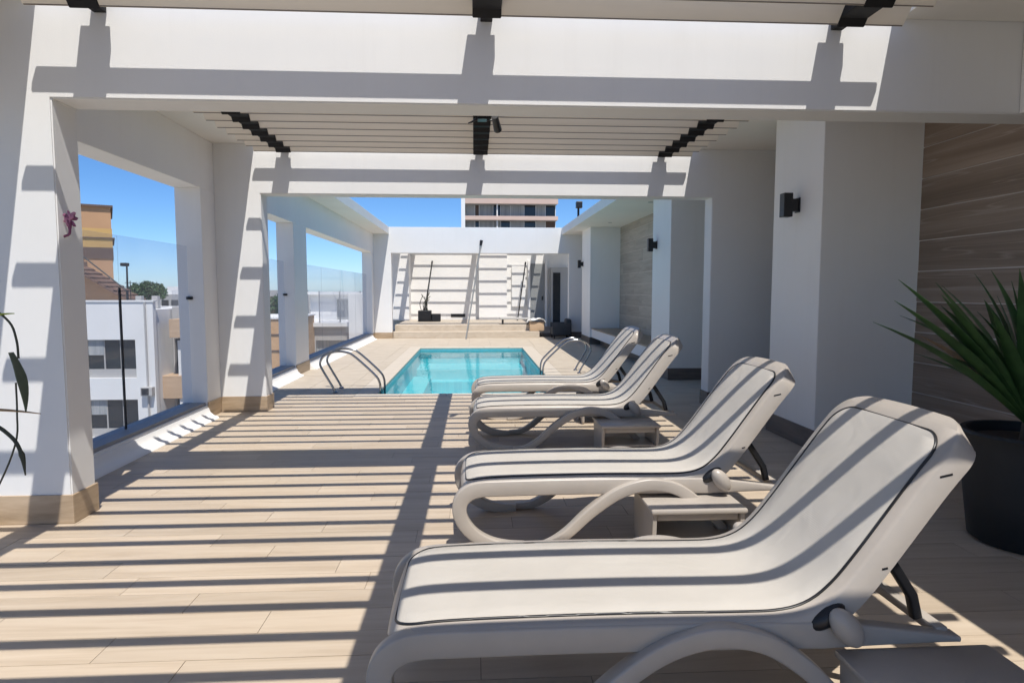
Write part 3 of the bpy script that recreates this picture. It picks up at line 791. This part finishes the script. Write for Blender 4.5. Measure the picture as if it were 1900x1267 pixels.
for (xa, xb, ya, za, zb, nm, lab) in ((-1.90, -1.60, 24.2, .401, 2.60, 'shadow_bar', 'thin dark bar standing for a shadow line on the end wall above the black planter'),  # added dark bars imitating cast shadow lines on the end wall
                                  (1.62, 1.95, 24.2, .401, 2.55, 'shadow_bar', 'thin dark bar standing for a shadow line on the end wall near the grey door')):
    po = thing(nm, lab, 'pole', (xa, ya, za))
    bm = bmesh.new(); tube(bm, [(xa, ya, za + .002), (xb, 24.66 if xa > 0 else 25.06, zb)], .022, 8); obj('shaft', bm, 'dark_metal', po, True)
    bm = bmesh.new(); tube(bm, [(xb - .012, (24.66 if xa > 0 else 25.06) - .012, zb - .06), (xb + .006, 24.66 if xa > 0 else 25.06, zb + .05)], .030, 8); obj('cap', bm, 'black', po, True)

# things in the far bay
tb = thing('low_bench', 'low grey bench on the far deck under a folded white towel', 'bench', (1.3, 21.3, .4))
obj('seat', B(.85, 1.85, 21.3, 21.75, .56, .62, bev=.01), 'ext_grey', tb)
for xx in (.92, 1.74): obj('leg', B(xx, xx + .05, 21.34, 21.7, .401, .559), 'dark_metal', tb)
bm = bmesh.new(); box(bm, 1.80, 2.28, 20.95, 21.35, .201, .50, bev=.03)
tag(obj('storage_box', bm, 'ext_wood', None, True), 'small tan box standing on the far step', 'box')
bm = bmesh.new(); bmesh.ops.create_grid(bm, x_segments=16, y_segments=12, size=.5)
for v in bm.verts:
    x, y = v.co.x, v.co.y
    v.co = Vector((2.03 + x * .62, 21.14 + y * .5, .545 + .03 * math.sin(9 * x + 3) * math.cos(7 * y) + .03 * (1 - (2 * x) ** 2) - (.10 * max(0, abs(2 * x) - .78) * 4) ))
    if v.co.z < .505 and 1.79 < v.co.x < 2.29: v.co.z = .505
ext = bmesh.ops.extrude_face_region(bm, geom=bm.faces[:])
for e in ext['geom']:
    if isinstance(e, bmesh.types.BMVert): e.co.z += .018
bmesh.ops.recalc_face_normals(bm, faces=bm.faces[:])
tag(obj('towel', bm, 'towel', None, True, 180), 'crumpled white towel lying on the tan box by the far frame', 'towel')
ac = thing('armchair', 'dark low armchair in the shade right of the far steps', 'armchair', (2.7, 21.4, 0))
obj('seat', B(2.45, 3.05, 20.2, 20.8, .12, .36, bev=.04), 'cushion', ac, True)
obj('backrest', B(2.90, 3.06, 20.2, 20.8, .361, .62, bev=.05), 'cushion', ac, True)
for yy in (20.12, 20.81): obj('armrest', B(2.45, 3.05, yy, yy + .07, .12, .50, bev=.025), 'cushion', ac, True)
for xx in (2.49, 2.97):
    for yy in (20.16, 20.78): obj('leg', B(xx, xx + .04, yy, yy + .04, 0.001, .121), 'dark_metal', ac)
# dark potted shrub against the end wall
bp_ = thing('planter', 'black square planter with bare twigs before the striped end wall', 'planter', (-1.75, 23.6, .4))
obj('pot', B(-2.02, -1.55, 23.4, 23.85, .401, .80, bev=.02), 'black', bp_)
obj('pot', B(-1.54, -1.22, 23.45, 23.8, .401, .68, bev=.02), 'black', bp_)
for i in range(9):
    x = -1.78 + random.uniform(-.12, .12); y = 23.62 + random.uniform(-.1, .1)
    bm = bmesh.new(); tube(bm, catmull([(x, y, .78), (x + random.uniform(-.08, .08), y, 1.05), (x + random.uniform(-.2, .22), y + random.uniform(-.1, .1), 1.2 + random.uniform(0, .3))], 4), [.012] * 9, 5)
    obj('twig', bm, 'stem', bp_)

# ------------------------------------------------------------------ plant reaching in from the left, pink flower by the pier
op = thing('orchid_plant', 'tall leafy potted plant at the left edge with drooping leaves', 'plant', (-1.29, 1.49, 0))
q = lambda *p: (p[0] * .66, p[1] * .66, 1.5 + (p[2] - 1.5) * .66)
bm = bmesh.new(); lathe(bm, [(.10, 0), (.12, .02), (.14, .66), (.15, .70), (.135, .72), (.125, .68)], (-1.29, 1.49, 0), 32); obj('pot', bm, 'pot', op, True)
bm = bmesh.new(); tube(bm, catmull([q(-1.95, 2.25, .34), q(-1.93, 2.25, .8), q(-1.85, 2.24, 1.2), q(-1.70, 2.22, 1.42), q(-1.58, 2.2, 1.445), q(-1.515, 2.2, 1.40), q(-1.495, 2.2, 1.34), q(-1.492, 2.2, 1.28)], 5), .0024, 6); obj('stalk', bm, 'stem', op, True)
bm = bmesh.new(); tube(bm, catmull([q(-1.94, 2.26, .34), q(-1.85, 2.23, .75), q(-1.70, 2.21, .98), q(-1.60, 2.2, 1.06), q(-1.53, 2.2, 1.02), q(-1.50, 2.2, .96), q(-1.492, 2.2, .89)], 5), [.004] * 25 + [.006, .005, .004, .003, .002, .0015], 6); obj('stalk', bm, 'stem', op, True)
bm = bmesh.new(); tube(bm, catmull([q(-1.9, 2.26, .34), q(-1.62, 2.22, .8), q(-1.52, 2.2, .99), q(-1.507, 2.2, 1.1), q(-1.505, 2.2, 1.20)], 5), .0019, 6); obj('stalk', bm, 'stem', op, True)
blade(q(-1.63, 2.2, 1.375), q(-1.497, 2.2, 1.428), 0.033, 0.008, 'leaf', 'leaf_pale', op)
blade(q(-1.515, 2.2, 1.30), q(-1.478, 2.2, 1.10), 0.033, 0.008, 'leaf', 'leaf_grey', op, fold=.1)
blade(q(-1.78, 2.2, 1.10), q(-1.432, 2.2, 1.097), 0.020, 0.007, 'leaf', 'leaf_dry', op)
for i in range(9):
    a = R(100 + i * 26); blade(q(-1.95, 2.25, .36), q(-1.95 + math.cos(a) * .35, 2.25 + math.sin(a) * .35, .75 + random.uniform(-.1, .3)), .04, .026, 'leaf', 'leaf_grey', op)
fw = thing('pink_flower', 'pink flower fixed on the inner corner of the nearest left pier', 'flower', (-2.58, 4.31, 1.86))
rf = random.Random(5)
for i in range(13):
    ring = 0 if i < 7 else 1; a = R(51 * i + 30 * ring + rf.uniform(-14, 14)); rr = (.034, .017)[ring] * rf.uniform(.8, 1.2)
    c = Vector((-2.555, 4.305 - .012 * ring, 1.955))
    bm = bmesh.new(); bmesh.ops.create_icosphere(bm, subdivisions=2, radius=1)
    for v in bm.verts: v.co += Vector((rf.uniform(-.15, .15), rf.uniform(-.3, .3), rf.uniform(-.15, .15)))
    bmesh.ops.transform(bm, matrix=Matrix.Translation(c + Vector((math.cos(a) * rr * .7, rf.uniform(-.006, .006), math.sin(a) * rr * 1.1))) @ Matrix.Rotation(-a, 4, 'Y') @ Matrix.Rotation(R(rf.uniform(-40, 40)), 4, 'X') @ Matrix.Diagonal((.022, .006, .014, 1)), verts=bm.verts[:])
    obj('petal', bm, ('petal', 'petal_dark')[i % 3 == 0], fw, True)
bm = bmesh.new(); tube(bm, catmull([(-2.557, 4.305, 1.945), (-2.560, 4.305, 1.90), (-2.566, 4.305, 1.86), (-2.602, 4.31, 1.845)], 4), [.011] * 5 + [.008] * 8, 8); obj('stalk', bm, 'petal_dark', fw, True)

# ------------------------------------------------------------------ neighbouring buildings
def window(parent, x0, x1, y, z0, z1, mulls=1, mat='dark_glass', fr='ext_grey', sill=None):
    """opening set into a camera-facing wall at depth y: dark pane, mullions, sill"""
    w = obj('window', B(x0, x1, y - .02, y + .10, z0, z1), mat, parent)
    for i in range(1, mulls + 1):
        x = x0 + (x1 - x0) * i / (mulls + 1); obj('mullion', B(x - .03, x + .03, y - .05, y - .0205, z0, z1), fr, w)
    if sill: obj('sill', B(x0, x1, y - .06, y - .0207, z0, z0 + sill), 'ext_grey', w)
    return w
wb = thing('apartment_house', 'white apartment house with dark band windows seen through the left opening', 'building', (-17, 36, -16))
def wall_holes(x0, x1, y, z0, z1, holes, d, bm):
    """facade slab with real openings: stacked strips"""
    zs = sorted({z0, z1} | {h[2] for h in holes} | {h[3] for h in holes})
    for a, b in zip(zs, zs[1:]):
        hs = sorted([h for h in holes if h[2] <= a + 1e-6 and h[3] >= b - 1e-6]); x = x0
        for h in hs:
            if h[0] > x: box(bm, x, h[0], y, y + d, a, b)
            x = h[1]
        if x < x1: box(bm, x, x1, y, y + d, a, b)
holes = []
for k in range(5):
    z = -2.68 - 2.9 * k; holes.append((-18.6, -16.28, z, z + 1.85)); holes.append((-22.6, -19.6, z, z + 1.85))
bm = bmesh.new(); wall_holes(-24, -15.40, 32, -16, .98, holes, .30, bm); obj('wall', bm, 'ext_white', wb)
obj('core', B(-23.9, -15.5, 32.31, 40, -16, .60), 'ext_white', wb)
obj('parapet', B(-24.05, -15.34, 31.95, 32.35, .981, 1.06), 'ext_white', wb)
for h in holes:
    w_ = window(wb, h[0] + .001, h[1] - .001, 32.22, h[2] + .001, h[3] - .001, 2, sill=.42)
# set-back wing with wood-clad balconies
bm = bmesh.new(); wall_holes(-15.40, -12.2, 34, -16, .70, [(-15.35, -13.2, -2.75 - 2.9 * k, -.92 - 2.9 * k) for k in range(5)], .3, bm); obj('wall', bm, 'ext_grey', wb)
for k in range(5):
    z = -2.9 * k
    window(wb, -15.34, -13.21, 34.2, -2.74 + z, -.93 + z, 2)
    obj('balcony', B(-15.6, -12.2, 32.9, 33.999, -3.85 + z, -2.70 + z, bev=.02), 'ext_wood', wb)
    obj('column', B(-14.75, -14.5, 33.0, 33.25, -2.699 + z, -.95 + z), 'ext_white', wb)
obj('canopy', B(-15.0, -12.0, 32.7, 33.99, -.80, .12, bev=.02), 'ext_wood', wb)
obj('railing', B(-15.39, -12.2, 34.02, 34.06, .701, 1.55), 'glass', wb)

for x, z in ((-16.0, -3.1), (-19.3, -3.1), (-16.0, -6.0)):
    ac = obj('condenser', B(x, x + .55, 31.70, 31.995, z - .42, z, bev=.02), 'ext_grey', wb); obj('grille', B(x + .06, x + .40, 31.685, 31.699, z - .37, z - .05), 'dark_metal', ac)
bm = bmesh.new(); tube(bm, [(-15.75, 31.95, .97), (-15.75, 31.95, -16)], .05, 8); obj('downpipe', bm, 'ext_grey', wb)
for x in (-17.2, -16.4): obj('roof_vent', B(x, x + .3, 34, 34.3, .601, 1.25, bev=.02), 'ext_grey', wb)
bm = bmesh.new(); tube(bm, [(-16.9, 33, .6), (-16.9, 33, 2.0)], .02, 6)
for z in (1.5, 1.7, 1.9): tube(bm, [(-17.15, 33, z), (-16.65, 33, z)], .012, 5)
obj('aerial', bm, 'dark_metal', wb)
for h in holes[:4]:
    obj('blind', B(h[0] + .05, h[0] + (h[1] - h[0]) * .33, 32.15, 32.19, h[3] - .75, h[3] - .01), 'curtain', wb)
tt = thing('tower_block', 'tan tower with ochre and brown bands at the left of the sky', 'building', (-21.42, 40, -16))
tt.rotation_euler = (0, 0, R(28.5))
for nm, a, mt in (('wall', (-6, 0, 0, 7, 0, 19.4), 'tan'), ('band', (-6.05, .05, -.05, 7.05, 19.401, 20.05), 'brown'), ('band', (-6.03, .03, -.03, 7.03, 20.051, 20.58), 'yellow'),
                  ('ledge', (-6.1, .15, -.1, 7.1, 20.581, 20.64), 'brown'), ('band', (-6.03, .03, -.03, 7.03, 20.641, 21.16), 'yellow'), ('upper_wall', (-6, 0, 0, 7, 21.161, 22.40), 'tan'), ('roof', (-6.15, .12, -.15, 7.15, 22.401, 22.52), 'brown')):
    obj(nm, B(*a), mt, tt, local=True)
obj('window', B(-1.72, -1.28, -.03, .05, 17.9, 19.2), 'brown', tt, local=True)
hs = thing('tiled_house', 'low house with a sloping brown tiled roof before the tan tower', 'house', (-19.5, 36, -16))
obj('wall', B(-23.5, -17.7, 34.5, 35.6, -16, .95), 'brown', hs)
rows_ = 8
for i in range(rows_):
    f0, f1 = i / rows_, (i + 1) / rows_ + .03
    xa, za = -17.5 - 2.9 * f0, .96 + 1.75 * f0; xb, zb = -17.5 - 2.9 * f1, .96 + 1.75 * f1
    bm = bmesh.new(); prism(bm, [(xa, za), (xb, zb), (xb, zb + .05), (xa, za + .14)], 'y', 33.9 + .02 * (i % 2), 35.7); obj('tile_course', bm, 'tile_roof', hs)
bm = bmesh.new(); prism(bm, [(-17.6, .951), (-20.5, 2.65), (-23.4, .951)], 'y', 34.6, 34.8); obj('gable', bm, 'tan', hs)
bm = bmesh.new(); tube(bm, [(-17.5, 33.85, 1.50), (-20.9, 33.85, 4.35)], .035, 6); obj('stay_rod', bm, 'black', hs)
bm = bmesh.new(); tube(bm, [(-17.5, 33.85, .96), (-17.5, 33.85, 1.55)], .06, 6); obj('finial', bm, 'black', hs)

sl = thing('street_lamp', 'dark lamp post rising above the small rooftop tree', 'street lamp', (-18.6, 36, .6))
bm = bmesh.new(); tube(bm, [(-18.6, 36, .6), (-18.57, 36, 2.85)], [.06, .045], 8); obj('post', bm, 'dark_metal', sl, True)
obj('lamp_head', B(-18.85, -18.5, 35.85, 36.15, 2.82, 3.0, bev=.03), 'dark_metal', sl)

def tree(name, label, base, trunk_h, crown, n, leaf, mat='tree_leaf', seed=1):
    rnd = random.Random(seed); t = thing(name, label, 'tree', base); b = Vector(base)
    bm = bmesh.new(); tube(bm, [b, b + Vector((.05, 0, trunk_h * .6)), b + Vector((0, .05, trunk_h + crown[2] * .4))], [.12, .09, .04], 8)
    for k in range(5):
        a = k * 1.3; tube(bm, [b + Vector((0, 0, trunk_h * .8)), b + Vector((math.cos(a) * crown[0] * .6, math.sin(a) * crown[1] * .6, trunk_h + crown[2] * .5))], [.05, .02], 6)
    obj('trunk', bm, 'bark', t)
    bm = bmesh.new(); cl_ = []
    for k in range(16):
        a = rnd.uniform(0, 6.28); r = math.sqrt(rnd.random()) * .75; cl_.append(Vector((math.cos(a) * r * crown[0], math.sin(a) * r * crown[1], rnd.uniform(-.45, .65) * crown[2] * (1 - .5 * r))))
    for i in range(n):
        c = rnd.choice(cl_); d = Vector((rnd.gauss(0, 1), rnd.gauss(0, 1), rnd.gauss(0, 1))).normalized() * rnd.uniform(.5, 1.0) * .42
        p = b + Vector((0, 0, trunk_h + crown[2] * .6)) + c + Vector((d.x * crown[0], d.y * crown[1], d.z * crown[2]))
        u = Vector((rnd.gauss(0, 1), rnd.gauss(0, 1), rnd.gauss(0, 1))).normalized(); w = u.cross(Vector((rnd.gauss(0, 1), rnd.gauss(0, 1), rnd.gauss(0, 1)))).normalized()
        s = leaf * rnd.uniform(.6, 1.3)
        vs_ = [bm.verts.new(p + u * s * a + w * s * .5 * q) for a, q in ((-1, 0), (0, 1), (1, 0), (0, -1))]
        bm.faces.new(vs_)
    obj('crown', bm, mat, t)
tree('rooftop_tree', 'small round green tree above the white apartment house roof', (-17.75, 36.4, .6), .35, (.95, .8, .75), 5200, .07, seed=3)

fb = thing('distant_block', 'small pale distant block on the horizon right of the rooftop tree', 'building', (-27, 62, -16))
obj('wall', B(-29.2, -24.6, 60, 66, -16, 1.2), 'ext_grey', fb); obj('roof_box', B(-28.0, -25.6, 61, 65, 1.201, 1.9), 'ext_white', fb)
for i in range(5): window(fb, -28.9 + i * .85, -28.3 + i * .85, 59.98, -.6, .7, 0)

# seen through the two pool-side openings
ob = thing('ochre_house', 'orange rendered house wall beyond the narrow pool-side opening', 'house', (-9, 28, -16))
obj('wall', B(-10.5, -7.3, 26, 30, -16, .40), 'orange', ob)
for z in (-.22, -.86, -2.2): obj('string_course', B(-10.52, -7.28, 25.97, 26, z - .03, z + .03), 'brown', ob)
obj('coping', B(-10.55, -7.25, 25.95, 30.05, .401, .46), 'ext_white', ob)
pb = thing('distant_block', 'pale pinkish distant block above the ochre house', 'building', (-11, 40, -16))
obj('wall', B(-14.5, -12.55, 40, 45, -16, 1.5), 'pink', pb); obj('wall', B(-12.54, -11.3, 40.3, 45, -16, 1.55), 'ext_grey', pb)
tree('garden_tree', 'green tree between the ochre house and the pale block', (-10.2, 33, -2.2), 2.2, (1.1, .9, 1.0), 3600, .09, seed=5)

cb = thing('terraced_block', 'grey-beige neighbouring block with glass balustrades past the far pool opening', 'building', (-6, 31, -16))
holes = [(-7.25, -5.7, -2.6, -.75)] + [(-4.9, -3.2, -2.6, -.75)]
bm = bmesh.new(); wall_holes(-8.3, -2.5, 30, -16, -.12, holes, .3, bm); obj('wall', bm, 'ext_grey', cb)
for h in holes: window(cb, h[0] + .001, h[1] - .001, 30.2, h[2] + .001, h[3] - .001, 2, 'curtain')
obj('terrace_slab', B(-8.4, -2.4, 29.8, 36, -.119, .06), 'ext_white', cb)
bm = bmesh.new(); wall_holes(-8.2, -2.6, 33, .061, 1.32, [(-6.9, -5.3, .062, 1.1), (-4.9, -3.6, .062, 1.1)], .25, bm); obj('penthouse_wall', bm, 'ext_white', cb)
for h in ((-6.9, -5.3, .062, 1.1), (-4.9, -3.6, .062, 1.1)): window(cb, h[0] + .001, h[1] - .001, 33.15, h[2] + .001, h[3] - .001, 1, 'curtain')
obj('penthouse_roof', B(-8.4, -2.5, 32.6, 37, 1.321, 1.46), 'ext_white', cb)
for i in range(5): obj('balustrade_pane', B(-7.0 + i * .92, -6.1 + i * .92, 29.9, 29.93, .061, 1.48), 'glass', cb)
for i in range(6): obj('balustrade_post', B(-7.05 + i * .92, -7.01 + i * .92, 29.88, 29.94, .061, 1.50), 'sill', cb)
obj('side_wall', B(-5.64, -5.0, 29.4, 29.79, -16, 1.40, bev=.02), 'ext_white', cb)

tw = thing('apartment_tower', 'apartment tower with pink balcony bands above the far frame', 'building', (6, 124, -16))
obj('core', B(-1.5, 15.3, 122.5, 140, -16, 22), 'ext_grey', tw)
obj('end_fin', B(-2.30, -1.58, 119.8, 140, -16, 23), 'ext_white', tw)
obj('roof', B(-2.5, 16.2, 119.4, 140.3, 23.01, 23.6), 'ext_white', tw)
for k in range(-1, 9):
    z = 17.45 - 2.95 * k
    obj('balcony_band', B(-1.57, 15.5, 119.9, 120.4, z, z + (1.05 if k < 1 else .72)), 'pink', tw)
    obj('floor_slab', B(-1.57, 15.4, 120.41, 122.49, z, z + .3), 'ext_grey', tw)
    xs = [-1.5, .2, 1.0, 3.6, 5.0, 6.8, 9.4, 11.6, 13.4, 15.3]
    for i in range(9):
        m_ = ('ext_grey', 'brown', 'curtain', 'dark_glass', 'curtain', 'curtain', 'dark_glass', 'curtain', 'dark_glass')[(i + 2 * k) % 9]
        w_ = obj('window', B(xs[i] + .05, xs[i + 1] - .05, 122.3, 122.485, z - 2.2, z - .01), m_, tw)
        obj('mullion', B(xs[i + 1] - .049, xs[i + 1] + .049, 122.2, 122.485, z - 2.2, z - .01), 'ext_white', w_)
    obj('divider', B(4.2, 4.4, 120.41, 122.2, z - 2.2, z - .001), 'ext_white', tw)
ms = thing('roof_mast', 'slim dark mast with a camera head above the right roof strip', 'mast', (4.8, 30, 0))
bm = bmesh.new(); tube(bm, [(4.82, 30, -16), (4.82, 30, 5.45)], .05, 8); obj('post', bm, 'dark_metal', ms)
obj('head', B(4.70, 4.98, 29.8, 30.1, 5.3, 5.6, bev=.03), 'black', ms); obj('camera_head', B(4.74, 4.94, 29.75, 30.05, 4.62, 4.80, bev=.03), 'black', ms)
